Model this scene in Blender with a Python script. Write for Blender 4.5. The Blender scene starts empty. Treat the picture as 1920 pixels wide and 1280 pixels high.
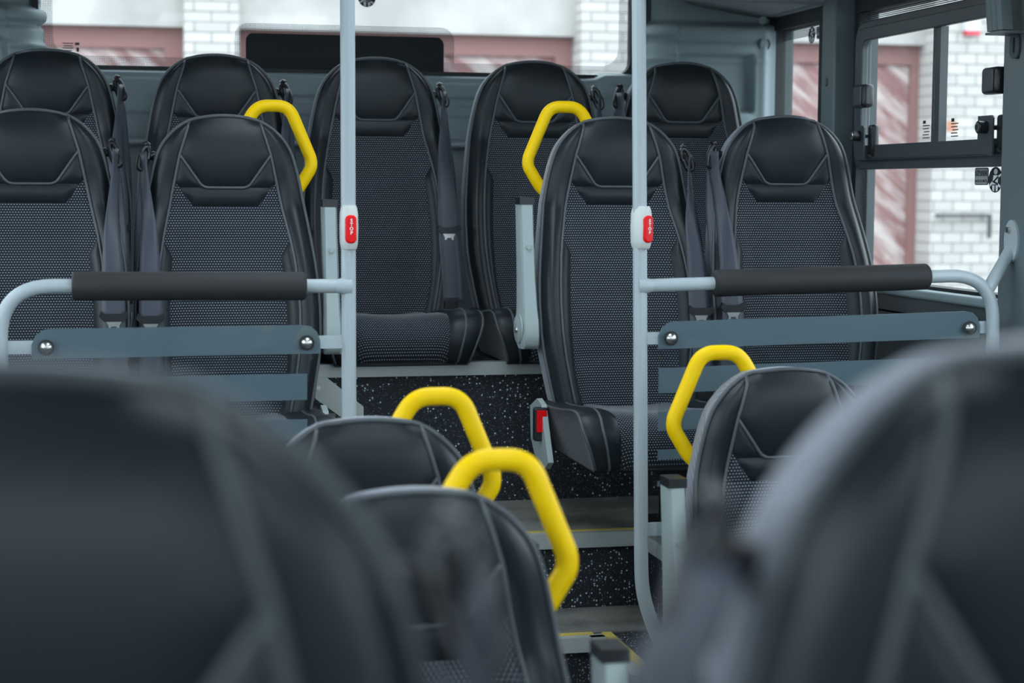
import bpy, math, random
from math import radians, sin, cos, pi, exp, tan
from mathutils import Vector, Matrix

random.seed(4)
S = bpy.context.scene
COL = S.collection

# ------------------------------------------------------------------ camera, sky, exposure
YAW, PITCH, ROLL = radians(12.7), radians(4.9), radians(0.3)
fw = Vector((sin(YAW)*cos(PITCH), cos(YAW)*cos(PITCH), -sin(PITCH)))
rt = Vector((cos(YAW), -sin(YAW), 0)); up = rt.cross(fw)
r2 = rt*cos(ROLL) + up*sin(ROLL); u2 = up*cos(ROLL) - rt*sin(ROLL)
cam_data = bpy.data.cameras.new('camera')
cam = bpy.data.objects.new('camera', cam_data); COL.objects.link(cam)
M = Matrix((r2, u2, -fw)).transposed().to_4x4()
cam.matrix_world = M
cam_data.sensor_width = 36.0
cam_data.lens = 3350.0*36/1920
cam_data.clip_start = 0.02
cam_data.dof.use_dof = True
cam_data.dof.focus_distance = 4.0
cam_data.dof.aperture_fstop = 4.3
cam_data.dof.aperture_blades = 0
S.camera = cam

W = bpy.data.worlds.new('overcast_sky'); S.world = W; W.use_nodes = True
bg = W.node_tree.nodes['Background']
wn = W.node_tree
tcw = wn.nodes.new('ShaderNodeTexCoord'); sepw = wn.nodes.new('ShaderNodeSeparateXYZ')
rampw = wn.nodes.new('ShaderNodeValToRGB')
wn.links.new(tcw.outputs['Generated'], sepw.inputs[0]); wn.links.new(sepw.outputs['Z'], rampw.inputs[0])
rampw.color_ramp.elements[0].color = (0.76, 0.885, 0.965, 1)
rampw.color_ramp.elements[1].color = (0.83, 0.93, 1.0, 1)
wn.links.new(rampw.outputs[0], bg.inputs['Color'])
bg.inputs['Strength'].default_value = 2.6

S.view_settings.view_transform = 'Standard'
S.view_settings.look = 'None'
S.view_settings.gamma = 1.0
S.view_settings.use_curve_mapping = False
S.view_settings.exposure = 0.97
S.cycles.max_bounces = 10
S.cycles.transparent_max_bounces = 24
S.cycles.diffuse_bounces = 5
S.cycles.use_denoising = True
S.cycles.sample_clamp_indirect = 6.0

# ------------------------------------------------------------------ materials
MAT = {}
def principled(name, col, rough=0.5, metal=0.0, spec=0.5, coat=0.0):
    m = bpy.data.materials.new(name); m.use_nodes = True
    b = m.node_tree.nodes['Principled BSDF']
    b.inputs['Base Color'].default_value = (*col, 1)
    b.inputs['Roughness'].default_value = rough
    b.inputs['Metallic'].default_value = metal
    b.inputs['Specular IOR Level'].default_value = spec
    if coat: b.inputs['Coat Weight'].default_value = coat; b.inputs['Coat Roughness'].default_value = 0.1
    MAT[name] = m
    return m
def N(m, t, **kw):
    n = m.node_tree.nodes.new(t)
    for k, v in kw.items(): setattr(n, k, v)
    return n
def L(m, a, b): m.node_tree.links.new(a, b)
def math_node(m, op, a, b=None, c=None):
    n = N(m, 'ShaderNodeMath', operation=op)
    for i, v in enumerate((a, b, c)):
        if v is None: continue
        if isinstance(v, (int, float)): n.inputs[i].default_value = v
        else: L(m, v, n.inputs[i])
    return n.outputs[0]
def noise_bump(m, scale, strength, dist=0.001, detail=2.0):
    b = m.node_tree.nodes['Principled BSDF']
    tc = N(m, 'ShaderNodeTexCoord'); nz = N(m, 'ShaderNodeTexNoise'); bp = N(m, 'ShaderNodeBump')
    nz.inputs['Scale'].default_value = scale; nz.inputs['Detail'].default_value = detail
    bp.inputs['Strength'].default_value = strength; bp.inputs['Distance'].default_value = dist
    L(m, tc.outputs['Object'], nz.inputs['Vector']); L(m, nz.outputs['Fac'], bp.inputs['Height']); L(m, bp.outputs['Normal'], b.inputs['Normal'])
    return nz
def mix_noise(m, ca, cb, scale, lo=0.4, hi=0.6, detail=4.0):
    b = m.node_tree.nodes['Principled BSDF']
    tc = N(m, 'ShaderNodeTexCoord'); nz = N(m, 'ShaderNodeTexNoise'); rp = N(m, 'ShaderNodeValToRGB')
    nz.inputs['Scale'].default_value = scale; nz.inputs['Detail'].default_value = detail
    rp.color_ramp.elements[0].position = lo; rp.color_ramp.elements[0].color = (*ca, 1)
    rp.color_ramp.elements[1].position = hi; rp.color_ramp.elements[1].color = (*cb, 1)
    L(m, tc.outputs['Object'], nz.inputs['Vector']); L(m, nz.outputs['Fac'], rp.inputs[0]); L(m, rp.outputs[0], b.inputs['Base Color'])

m = principled('black_leather', (0.0095, 0.0135, 0.0172), 0.42, spec=0.40); noise_bump(m, 900, 0.10, 0.0006)
principled('grey_piping', (0.075, 0.085, 0.095), 0.5)
principled('black_plastic', (0.014, 0.0155, 0.018), 0.34)
m = principled('black_rubber', (0.018, 0.018, 0.019), 0.7); noise_bump(m, 500, 0.12, 0.0008)
m = principled('belt_webbing', (0.046, 0.053, 0.072), 0.5)
m = principled('trim_plastic', (0.23, 0.29, 0.305), 0.48); noise_bump(m, 700, 0.08, 0.0005)
m = principled('dark_trim', (0.050, 0.066, 0.070), 0.5); noise_bump(m, 700, 0.08, 0.0005)
m = principled('pillar_paint', (0.13, 0.165, 0.178), 0.45); noise_bump(m, 500, 0.10, 0.0006)
m = principled('headliner', (0.30, 0.32, 0.32), 0.85); noise_bump(m, 900, 0.15, 0.001)
principled('pole_paint', (0.42, 0.475, 0.50), 0.36)
principled('light_plastic', (0.34, 0.40, 0.40), 0.42)
principled('white_plastic', (0.62, 0.64, 0.61), 0.35)
principled('brushed_plate', (0.42, 0.45, 0.43), 0.45, metal=0.3)
principled('alu_nosing', (0.50, 0.53, 0.52), 0.5, metal=0.35)
principled('yellow_plastic', (0.95, 0.60, 0.0), 0.45, spec=0.22)
principled('yellow_strip', (0.62, 0.47, 0.10), 0.6)
principled('red_button', (0.85, 0.003, 0.006), 0.4, spec=0.25)
principled('letter_white', (0.85, 0.85, 0.85), 0.5)
principled('letter_dark', (0.02, 0.025, 0.03), 0.6)
principled('steel', (0.62, 0.62, 0.60), 0.28, metal=1.0)
principled('window_frame', (0.058, 0.070, 0.078), 0.40)
principled('gasket', (0.008, 0.011, 0.014), 0.55)
principled('frit_black', (0.009, 0.012, 0.015), 0.45, spec=0.15)
principled('sticker_grey', (0.36, 0.37, 0.38), 0.5)
principled('under_seat', (0.012, 0.013, 0.015), 0.6)
principled('asphalt', (0.16, 0.16, 0.155), 0.9)
principled('sign_white', (0.60, 0.60, 0.58), 0.6)
principled('sign_red', (0.55, 0.03, 0.06), 0.6)
principled('dark_iron', (0.05, 0.05, 0.055), 0.6)
principled('orange_paint', (0.45, 0.20, 0.12), 0.8)

def fabric(name, base, thread, pu=0.0062, pv=0.0058, mode='back'):
    m = principled(name, base, 0.85, spec=0.15)
    b = m.node_tree.nodes['Principled BSDF']
    tc = N(m, 'ShaderNodeTexCoord'); sp = N(m, 'ShaderNodeSeparateXYZ'); L(m, tc.outputs['Object'], sp.inputs[0])
    u = math_node(m, 'ADD', sp.outputs['X'], sp.outputs['Y'])
    u = sp.outputs['X'] if mode != 'side' else u
    v = sp.outputs['Z'] if mode == 'back' else math_node(m, 'ADD', sp.outputs['Z'], sp.outputs['Y'])
    v = math_node(m, 'ADD', v, 10.0); u = math_node(m, 'ADD', u, 10.0)
    vr = math_node(m, 'DIVIDE', v, pv)
    row = math_node(m, 'FLOOR', vr); fv = math_node(m, 'FRACT', vr)
    half = math_node(m, 'MULTIPLY', math_node(m, 'MODULO', row, 2.0), 0.5)
    fu = math_node(m, 'FRACT', math_node(m, 'ADD', math_node(m, 'DIVIDE', u, pu), half))
    dash = math_node(m, 'MULTIPLY', math_node(m, 'LESS_THAN', fu, 0.50), math_node(m, 'LESS_THAN', fv, 0.30))
    # second, dimmer thread row between
    fu2 = math_node(m, 'FRACT', math_node(m, 'MULTIPLY', math_node(m, 'DIVIDE', u, pu), 2.0))
    dim = math_node(m, 'MULTIPLY', math_node(m, 'LESS_THAN', fu2, 0.55), math_node(m, 'GREATER_THAN', fv, 0.5))
    mx = N(m, 'ShaderNodeMix', data_type='RGBA'); mx2 = N(m, 'ShaderNodeMix', data_type='RGBA')
    mx.inputs[6].default_value = (*base, 1); mx.inputs[7].default_value = (*[c*2.0 for c in base], 1); L(m, dim, mx.inputs[0])
    L(m, mx.outputs[2], mx2.inputs[6]); mx2.inputs[7].default_value = (*thread, 1); L(m, dash, mx2.inputs[0])
    L(m, mx2.outputs[2], b.inputs['Base Color'])
    b.inputs['Sheen Weight'].default_value = 0.25
    b.inputs['Sheen Roughness'].default_value = 0.4
fabric('woven_fabric', (0.0125, 0.0155, 0.021), (0.30, 0.32, 0.36))
fabric('cushion_fabric', (0.0125, 0.0155, 0.021), (0.30, 0.32, 0.36), mode='cushion')
fabric('side_fabric', (0.15, 0.16, 0.185), (0.40, 0.42, 0.45), 0.0050, 0.0048, mode='side')

def speckled(name, base, fleck, dens_lo, scale=150, dirt=None):
    m = principled(name, base, 0.6, spec=0.3)
    b = m.node_tree.nodes['Principled BSDF']
    tc = N(m, 'ShaderNodeTexCoord')
    fac = None
    for sc, th in ((scale, 0.20), (scale*2.1, 0.17)):
        vo = N(m, 'ShaderNodeTexVoronoi'); vo.inputs['Scale'].default_value = sc
        L(m, tc.outputs['Object'], vo.inputs['Vector'])
        wn_ = N(m, 'ShaderNodeSeparateColor'); L(m, vo.outputs['Color'], wn_.inputs[0])
        sel = math_node(m, 'GREATER_THAN', wn_.outputs[0], dens_lo)
        near = math_node(m, 'LESS_THAN', vo.outputs['Distance'], th*1.6)
        k = math_node(m, 'MULTIPLY', math_node(m, 'MULTIPLY', sel, near), wn_.outputs[1])
        fac = k if fac is None else math_node(m, 'MAXIMUM', fac, k)
    mx = N(m, 'ShaderNodeMix', data_type='RGBA'); mx.inputs[6].default_value = (*base, 1); mx.inputs[7].default_value = (*fleck, 1)
    L(m, fac, mx.inputs[0])
    out = mx.outputs[2]
    if dirt:
        nz = N(m, 'ShaderNodeTexNoise'); nz.inputs['Scale'].default_value = 7; nz.inputs['Detail'].default_value = 6
        rp = N(m, 'ShaderNodeValToRGB'); rp.color_ramp.elements[0].position = 0.42; rp.color_ramp.elements[1].position = 0.6
        rp.color_ramp.elements[0].color = (0.35, 0.35, 0.35, 1)
        L(m, tc.outputs['Object'], nz.inputs['Vector']); L(m, nz.outputs['Fac'], rp.inputs[0])
        mx2 = N(m, 'ShaderNodeMix', data_type='RGBA'); L(m, rp.outputs[0], mx2.inputs[0]); L(m, out, mx2.inputs[6]); mx2.inputs[7].default_value = (*dirt, 1)
        out = mx2.outputs[2]
    L(m, out, b.inputs['Base Color'])
speckled('speckled_vinyl', (0.025, 0.030, 0.039), (0.85, 0.88, 0.9), 0.66)
speckled('dusty_vinyl', (0.050, 0.051, 0.053), (0.50, 0.51, 0.51), 0.72, 190, dirt=(0.27, 0.26, 0.235))

def see_through(name, tint, gloss=0.06, diff=None, dfac=0.0):
    m = bpy.data.materials.new(name); m.use_nodes = True; nt = m.node_tree
    for n in list(nt.nodes):
        if n.type != 'OUTPUT_MATERIAL': nt.nodes.remove(n)
    out = [n for n in nt.nodes if n.type == 'OUTPUT_MATERIAL'][0]
    tr = nt.nodes.new('ShaderNodeBsdfTransparent'); tr.inputs[0].default_value = (*tint, 1)
    gl = nt.nodes.new('ShaderNodeBsdfGlossy'); gl.inputs['Roughness'].default_value = 0.02
    ge = nt.nodes.new('ShaderNodeNewGeometry'); dp = nt.nodes.new('ShaderNodeVectorMath'); dp.operation = 'DOT_PRODUCT'
    nt.links.new(ge.outputs['Normal'], dp.inputs[0]); nt.links.new(ge.outputs['Incoming'], dp.inputs[1])
    c_ = math_node(m, 'SUBTRACT', 1.0, math_node(m, 'ABSOLUTE', dp.outputs['Value']))
    fr_ = math_node(m, 'ADD', math_node(m, 'MULTIPLY', math_node(m, 'POWER', c_, 5.0), 0.5), 0.025)
    mx = nt.nodes.new('ShaderNodeMixShader')
    nt.links.new(fr_, mx.inputs[0]); nt.links.new(tr.outputs[0], mx.inputs[1]); nt.links.new(gl.outputs[0], mx.inputs[2])
    last = mx.outputs[0]
    if diff:
        df = nt.nodes.new('ShaderNodeBsdfDiffuse'); df.inputs[0].default_value = (*diff, 1)
        mx2 = nt.nodes.new('ShaderNodeMixShader'); mx2.inputs[0].default_value = dfac
        nt.links.new(last, mx2.inputs[1]); nt.links.new(df.outputs[0], mx2.inputs[2]); last = mx2.outputs[0]
    nt.links.new(last, out.inputs['Surface'])
    MAT[name] = m
    return m
see_through('window_glass', (0.95, 0.97, 0.98), diff=(0.55, 0.55, 0.55), dfac=0.05)
see_through('partition_glass', (0.90, 0.94, 0.95))
see_through('frosted_band', (0.75, 0.83, 0.88), diff=(0.23, 0.275, 0.30), dfac=0.66)

def dots(name, pitch=0.0046, thr=0.30):
    m = see_through(name, (0.95, 0.97, 0.98)); nt = m.node_tree
    out = [n for n in nt.nodes if n.type == 'OUTPUT_MATERIAL'][0]
    src = out.inputs['Surface'].links[0].from_socket
    tc = N(m, 'ShaderNodeTexCoord'); sp = N(m, 'ShaderNodeSeparateXYZ'); L(m, tc.outputs['Object'], sp.inputs[0])
    if name.endswith('side'): a, b_ = sp.outputs['Y'], sp.outputs['Z']
    else: a, b_ = sp.outputs['X'], sp.outputs['Z']
    k = 2*pi/pitch*0.5
    s1 = math_node(m, 'SINE', math_node(m, 'MULTIPLY', math_node(m, 'ADD', a, b_), k))
    s2 = math_node(m, 'SINE', math_node(m, 'MULTIPLY', math_node(m, 'SUBTRACT', a, b_), k))
    f = math_node(m, 'GREATER_THAN', math_node(m, 'MULTIPLY', s1, s2), thr)
    df = N(m, 'ShaderNodeBsdfDiffuse'); df.inputs[0].default_value = (0.012, 0.014, 0.016, 1)
    mx = N(m, 'ShaderNodeMixShader'); L(m, f, mx.inputs[0]); L(m, src, mx.inputs[1]); L(m, df.outputs[0], mx.inputs[2])
    L(m, mx.outputs[0], out.inputs['Surface'])
dots('dotted_frit'); dots('dotted_frit_side')

# white silicate brick
for nm_, bw_, rh_ in (('white_brick', 0.26, 0.078), ('small_brick', 0.178, 0.088)):
    m = principled(nm_, (0.46, 0.455, 0.44), 0.85, spec=0.2)
    b = m.node_tree.nodes['Principled BSDF']
    tc = N(m, 'ShaderNodeTexCoord'); mp = N(m, 'ShaderNodeMapping'); mp.inputs['Rotation'].default_value = (pi/2, 0, 0)
    br = N(m, 'ShaderNodeTexBrick'); br.inputs['Scale'].default_value = 1.0
    br.inputs['Brick Width'].default_value = bw_; br.inputs['Row Height'].default_value = rh_; br.inputs['Mortar Size'].default_value = 0.007
    br.inputs['Mortar Smooth'].default_value = 0.2
    br.inputs['Color1'].default_value = (0.53, 0.50, 0.465, 1); br.inputs['Color2'].default_value = (0.44, 0.415, 0.385, 1); br.inputs['Mortar'].default_value = (0.24, 0.225, 0.21, 1)
    L(m, tc.outputs['Object'], mp.inputs[0]); L(m, mp.outputs[0], br.inputs['Vector'])
    L(m, br.outputs['Color'], b.inputs['Base Color'])
# concrete lintel
m = principled('concrete', (0.46, 0.45, 0.43), 0.9, spec=0.2); mix_noise(m, (0.34, 0.32, 0.30), (0.47, 0.445, 0.415), 1.7, 0.35, 0.62, 6)
principled('door_rail_paint', (0.24, 0.115, 0.105), 0.8)
# faded red garage door with pale diagonal scrapes
m = principled('faded_red_paint', (0.30, 0.17, 0.165), 0.8, spec=0.2)
b = m.node_tree.nodes['Principled BSDF']
tc = N(m, 'ShaderNodeTexCoord'); mp0 = N(m, 'ShaderNodeMapping'); mp = N(m, 'ShaderNodeMapping')
mp0.inputs['Rotation'].default_value = (0, radians(-40), 0); mp.inputs['Scale'].default_value = (0.8, 1, 5.0)
nz = N(m, 'ShaderNodeTexNoise'); nz.inputs['Scale'].default_value = 2.2; nz.inputs['Detail'].default_value = 6; nz.inputs['Roughness'].default_value = 0.62
rp = N(m, 'ShaderNodeValToRGB')
rp.color_ramp.elements[0].position = 0.44; rp.color_ramp.elements[0].color = (0.25, 0.125, 0.118, 1)
rp.color_ramp.elements[1].position = 0.63; rp.color_ramp.elements[1].color = (0.52, 0.44, 0.41, 1)
L(m, tc.outputs['Object'], mp0.inputs[0]); L(m, mp0.outputs[0], mp.inputs[0]); L(m, mp.outputs[0], nz.inputs['Vector']); L(m, nz.outputs['Fac'], rp.inputs[0]); L(m, rp.outputs[0], b.inputs['Base Color'])

# ------------------------------------------------------------------ mesh helpers
def obj(name, verts, faces, mat, parent=None, smooth=False, loc=None):
    me = bpy.data.meshes.new(name); me.from_pydata([tuple(v) for v in verts], [], faces)
    me.validate(); me.update()
    if smooth:
        for p in me.polygons: p.use_smooth = True
    me.materials.append(MAT[mat] if isinstance(mat, str) else mat)
    o = bpy.data.objects.new(name, me); COL.objects.link(o)
    if parent: o.parent = parent
    if loc: o.location = loc
    return o
def recalc(o):
    import bmesh
    bm = bmesh.new(); bm.from_mesh(o.data); bmesh.ops.remove_doubles(bm, verts=bm.verts, dist=1e-5)
    bmesh.ops.recalc_face_normals(bm, faces=bm.faces); bm.to_mesh(o.data); bm.free(); return o
class MB:
    def __init__(s): s.v = []; s.f = []
    def add(s, v, f):
        n = len(s.v); s.v += [tuple(p) for p in v]; s.f += [tuple(i+n for i in q) for q in f]; return s
    def box(s, x0, x1, y0, y1, z0, z1):
        return s.add([(x0,y0,z0),(x1,y0,z0),(x1,y1,z0),(x0,y1,z0),(x0,y0,z1),(x1,y0,z1),(x1,y1,z1),(x0,y1,z1)],
                     [(0,3,2,1),(4,5,6,7),(0,1,5,4),(1,2,6,5),(2,3,7,6),(3,0,4,7)])
    def tube(s, pts, r, n=10, closed=False, cap=True, flat=None):
        pts = [Vector(p) for p in pts]; k = len(pts); rings = []
        prev = None
        for i in range(k):
            if closed: t = pts[(i+1) % k] - pts[i-1]
            else: t = pts[min(i+1, k-1)] - pts[max(i-1, 0)]
            t.normalize()
            if prev is None:
                a = Vector((0, 1, 0)) if abs(t.y) < 0.9 else Vector((1, 0, 0))
            else: a = prev
            nrm = (a - t*a.dot(t)).normalized(); prev = nrm; bn = t.cross(nrm)
            rr = r[i] if isinstance(r, (list, tuple)) else r
            fa = flat if flat else 1.0
            rings.append([pts[i] + nrm*(rr*fa*cos(2*pi*j/n)) + bn*(rr*sin(2*pi*j/n)) for j in range(n)])
        v = [p for R in rings for p in R]; f = []
        for i in range(k if closed else k-1):
            a, b = i*n, ((i+1) % k)*n
            for j in range(n): f.append((a+j, a+(j+1) % n, b+(j+1) % n, b+j))
        if cap and not closed:
            f.append(tuple(range(n-1, -1, -1))); f.append(tuple((k-1)*n+j for j in range(n)))
        return s.add(v, f)
    def prism(s, poly, axis, a, b):
        """extrude a 2-D polygon; axis 'y': poly=(x,z); 'x': poly=(y,z); 'z': poly=(x,y)"""
        def P(p, d): return {'y': (p[0], d, p[1]), 'x': (d, p[0], p[1]), 'z': (p[0], p[1], d)}[axis]
        n = len(poly); v = [P(p, a) for p in poly] + [P(p, b) for p in poly]
        f = [tuple(range(n)), tuple(range(2*n-1, n-1, -1))] + [(i, i+n, (i+1) % n+n, (i+1) % n) for i in range(n)]
        return s.add(v, f)
    def ring(s, outer, inner, axis, a, b):
        def P(p, d): return {'y': (p[0], d, p[1]), 'x': (d, p[0], p[1]), 'z': (p[0], p[1], d)}[axis]
        n = len(outer)
        v = [P(p, a) for p in outer] + [P(p, a) for p in inner] + [P(p, b) for p in outer] + [P(p, b) for p in inner]
        f = []
        for i in range(n):
            j = (i+1) % n
            f += [(i, j, n+j, n+i), (2*n+i, 3*n+i, 3*n+j, 2*n+j), (i, 2*n+i, 2*n+j, j), (n+i, n+j, 3*n+j, 3*n+i)]
        return s.add(v, f)
    def grid(s, rows):
        n = len(rows[0]); v = [p for r in rows for p in r]
        f = [(i*n+j, i*n+j+1, (i+1)*n+j+1, (i+1)*n+j) for i in range(len(rows)-1) for j in range(n-1)]
        return s.add(v, f)
    def build(s, name, mat, parent=None, smooth=False, fix=True, loc=None):
        o = obj(name, s.v, s.f, mat, parent, smooth, loc)
        return recalc(o) if fix else o
def shade_auto(o, ang=40):
    for p in o.data.polygons: p.use_smooth = True
    me = o.data
    import bmesh
    bm = bmesh.new(); bm.from_mesh(me)
    for e in bm.edges:
        if len(e.link_faces) == 2 and e.calc_face_angle(0) > radians(ang): e.smooth = False
    bm.to_mesh(me); bm.free(); return o
def bevel(o, w, seg=2, ang=35):
    md = o.modifiers.new('bevel', 'BEVEL'); md.width = w; md.segments = seg; md.limit_method = 'ANGLE'; md.angle_limit = radians(ang)
    return shade_auto(o, 50)
def catmull(pts, k=6, closed=False):
    out = []; n = len(pts); P = [Vector(p) for p in pts]
    rng = range(n) if closed else range(n-1)
    for i in rng:
        p0 = P[(i-1) % n] if closed or i > 0 else P[0]*2-P[1]
        p1, p2 = P[i], P[(i+1) % n]
        p3 = P[(i+2) % n] if closed or i+2 < n else P[-1]*2-P[-2]
        for j in range(k):
            t = j/k
            out.append(0.5*((2*p1)+(p2-p0)*t+(2*p0-5*p1+4*p2-p3)*t*t+(3*p1-p0-3*p2+p3)*t*t*t))
    if not closed: out.append(P[-1])
    return out
def rounded(pts, rad, seg=5):
    """round the corners of an open polyline"""
    P = [Vector(p) for p in pts]; out = [P[0]]
    for i in range(1, len(P)-1):
        a = (P[i-1]-P[i]); b = (P[i+1]-P[i]); r = min(rad, a.length*0.49, b.length*0.49)
        A = P[i]+a.normalized()*r; B = P[i]+b.normalized()*r
        for j in range(seg+1):
            t = j/seg; out.append(A*(1-t)**2+P[i]*2*t*(1-t)+B*t*t)
    out.append(P[-1]); return out
def rrect(a0, a1, b0, b1, r, n=6):
    out = []
    for cx, cy, s in ((a1-r, b1-r, 0), (a0+r, b1-r, 1), (a0+r, b0+r, 2), (a1-r, b0+r, 3)):
        for i in range(n+1):
            t = pi/2*(s+i/n); out.append((cx+r*cos(t), cy+r*sin(t)))
    return out
def empty(name, label, cat, loc=(0, 0, 0), group=None):
    o = bpy.data.objects.new(name, None); COL.objects.link(o); o.location = loc; o.empty_display_size = 0.05
    return tag(o, label, cat, group)
def tag(o, label, cat, group=None):
    o['label'] = label; o['category'] = cat
    if group: o['group'] = group
    return o
def struct(o, label=None):
    o['kind'] = 'structure'
    if label: o['label'] = label
    return o
def text_mesh(name, body, size, mat, parent, loc, rot, align='CENTER', depth=0.0003):
    cu = bpy.data.curves.new(name, 'FONT'); cu.body = body; cu.size = size; cu.align_x = align; cu.align_y = 'CENTER'; cu.extrude = depth
    cu.space_line = 0.85; cu.offset = 0.00025 if len(body) == 1 else 0.0
    t = bpy.data.objects.new('tmp', cu); COL.objects.link(t)
    dg = bpy.context.evaluated_depsgraph_get(); me = bpy.data.meshes.new_from_object(t.evaluated_get(dg))
    bpy.data.objects.remove(t); me.materials.clear(); me.materials.append(MAT[mat])
    o = bpy.data.objects.new(name, me); COL.objects.link(o); o.parent = parent; o.location = loc; o.rotation_euler = rot
    return o

# ------------------------------------------------------------------ bus shell
XL, XR, YR = -0.61, 1.95, 5.15
ZC = 0.90
FLOOR = -1.45
# floor levels
mb = MB().box(XL, XR, -2.6, 3.735, FLOOR-0.06, FLOOR)
struct(mb.build('floor', 'dusty_vinyl'))
mb = MB().box(XL, XR, 4.42, YR, FLOOR, -0.445)
o = struct(mb.build('floor_rear_podium', 'speckled_vinyl'), 'speckled black podium under the back row')
mb = MB().box(0.47, 1.23, 3.985, 4.42, FLOOR, -0.80)
struct(mb.build('floor_upper_step', 'speckled_vinyl'), 'speckled upper step in the aisle')
mb = MB().box(1.23, XR, 3.40, 4.42, FLOOR, -0.80)
struct(mb.build('floor_right_platform', 'speckled_vinyl'))
mb = MB().box(XL, 0.47, 3.40, 4.42, FLOOR, -0.80)
struct(mb.build('floor_left_platform', 'speckled_vinyl'))
mb = MB().box(0.47, 1.04, 3.735, 3.985, FLOOR, -0.981).box(1.04, 1.23, 3.40, 3.985, FLOOR, -0.981)
struct(mb.build('floor_lower_step', 'speckled_vinyl'), 'speckled lower step in the aisle')
mb = MB().box(XL, XR, -2.6, 1.15, FLOOR, -1.15)
struct(mb.build('floor_front_platform', 'speckled_vinyl'))
# dusty treads lying on the steps
mb = MB().box(0.475, 1.75, 4.00, 4.418, -0.80, -0.797)
struct(mb.build('floor_upper_tread', 'dusty_vinyl'))
mb = MB().box(0.475, 1.225, 3.75, 3.983, -0.981, -0.978)
struct(mb.build('floor_lower_tread', 'dusty_vinyl'))
# nosings
o = MB().box(XL+0.02, XR-0.02, 4.395, 4.43, -0.470, -0.437).build('trim_1', 'alu_nosing'); struct(o, 'pale metal nosing along the podium edge')
o = MB().box(0.47, 1.235, 3.962, 3.99, -0.832, -0.797).box(1.20, 1.235, 3.40, 3.975, -0.832, -0.797).build('trim_2', 'alu_nosing'); struct(o, 'metal nosing of the upper step')
MB().box(0.47, 1.20, 3.985, 4.000, -0.7975, -0.7955).box(1.232, 1.255, 3.40, 3.99, -0.7975, -0.7955).build('grip_strip', 'yellow_strip', o)
o = MB().box(0.47, 1.05, 3.712, 3.74, -1.012, -0.979).box(1.018, 1.052, 3.40, 3.73, -1.012, -0.979).build('trim_3', 'alu_nosing'); struct(o, 'metal nosing of the lower step')
MB().box(0.47, 1.03, 3.735, 3.752, -0.979, -0.9768).box(1.05, 1.072, 3.40, 3.745, -0.979, -0.9768).build('grip_strip', 'yellow_strip', o)

# side walls built as solid pieces around the windows
def side_wall(name, x0, x1, openings, z0, z1, y0, y1, mat):
    mb = MB(); ys = sorted({y0, y1, *[a for a, b, c, d in openings], *[b for a, b, c, d in openings]})
    for a, b in zip(ys, ys[1:]):
        op = [q for q in openings if q[0] <= a and q[1] >= b]
        if not op: mb.box(x0, x1, a, b, z0, z1)
        else:
            mb.box(x0, x1, a, b, z0, op[0][2]); mb.box(x0, x1, a, b, op[0][3], z1)
    return struct(mb.build(name, mat))
R_OPEN = [(4.72, 5.10, -0.235, 0.475), (3.64, 4.49, -0.235, 0.47), (2.1, 3.36, -0.30, 0.50), (0.55, 1.95, -0.30, 0.50), (-1.6, 0.4, -0.9, 0.50)]
side_wall('wall_right', XR, XR+0.06, R_OPEN, FLOOR, ZC, -2.6, YR+0.05, 'dark_trim')
L_OPEN = [(3.5, 4.9, -0.235, 0.47), (2.0, 3.36, -0.30, 0.50), (0.5, 1.9, -0.30, 0.50), (-1.6, 0.4, -0.30, 0.50)]
side_wall('wall_left', XL-0.06, XL, L_OPEN, FLOOR, ZC, -2.6, YR+0.1, 'dark_trim')
# front bulkhead under the windscreen
struct(MB().box(XL, XR, -2.66, -2.6, FLOOR, -0.55).box(XL, XR, -2.66, -2.6, 0.72, ZC).build('wall_front', 'dark_trim'))
# rear wall with the rounded window opening
RW = (-0.195, 1.525, 0.322, 1.02)
hole = rrect(RW[0], RW[1], RW[2], RW[3], 0.05, 8)
def outer_for(hole, a0, a1, b0, b1):
    cx = (RW[0]+RW[1])/2; cy = (RW[2]+RW[3])/2; out = []
    for p in hole:
        dx, dy = p[0]-cx, p[1]-cy
        s = min(((a1-cx)/dx if dx > 0 else (a0-cx)/dx) if abs(dx) > 1e-9 else 1e9, ((b1-cy)/dy if dy > 0 else (b0-cy)/dy) if abs(dy) > 1e-9 else 1e9)
        out.append((cx+dx*s, cy+dy*s))
    return out
mb = MB().ring(outer_for(hole, XL-0.06, XR+0.03, FLOOR, 1.25), hole, 'y', YR, YR+0.05)
mb.box(XL-0.06, XR+0.03, YR, YR+0.05, FLOOR, FLOOR+0.6)
struct(mb.build('wall_rear', 'dark_trim'))
# ceiling, arched towards the walls, with gaps for unseen hatches added to let in daylight
prof = [(XR, 0.523), (1.90, 0.526), (1.71, 0.556), (1.50, 0.62), (1.32, 0.72), (1.12, 0.80), (0.67, 0.84), (0.22, 0.80), (0.02, 0.72), (-0.16, 0.62), (-0.37, 0.556), (-0.56, 0.526), (XL, 0.523)]
mb = MB()
for y0, y1 in ((-2.6, 0.6), (2.0, 2.6), (4.0, YR)):
    mb.grid([[(x, y0, z) for x, z in prof], [(x, y1, z) for x, z in prof]])
for y0, y1 in ((0.6, 2.0), (2.6, 4.0)):
    mb.grid([[(x, y0, z) for x, z in prof[:6]], [(x, y1, z) for x, z in prof[:6]]]); mb.grid([[(x, y0, z) for x, z in prof[7:]], [(x, y1, z) for x, z in prof[7:]]])
ce = struct(mb.build('ceiling', 'headliner', fix=False)); shade_auto(ce, 60)
md = ce.modifiers.new('thick', 'SOLIDIFY'); md.thickness = 0.03; md.offset = 0
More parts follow.
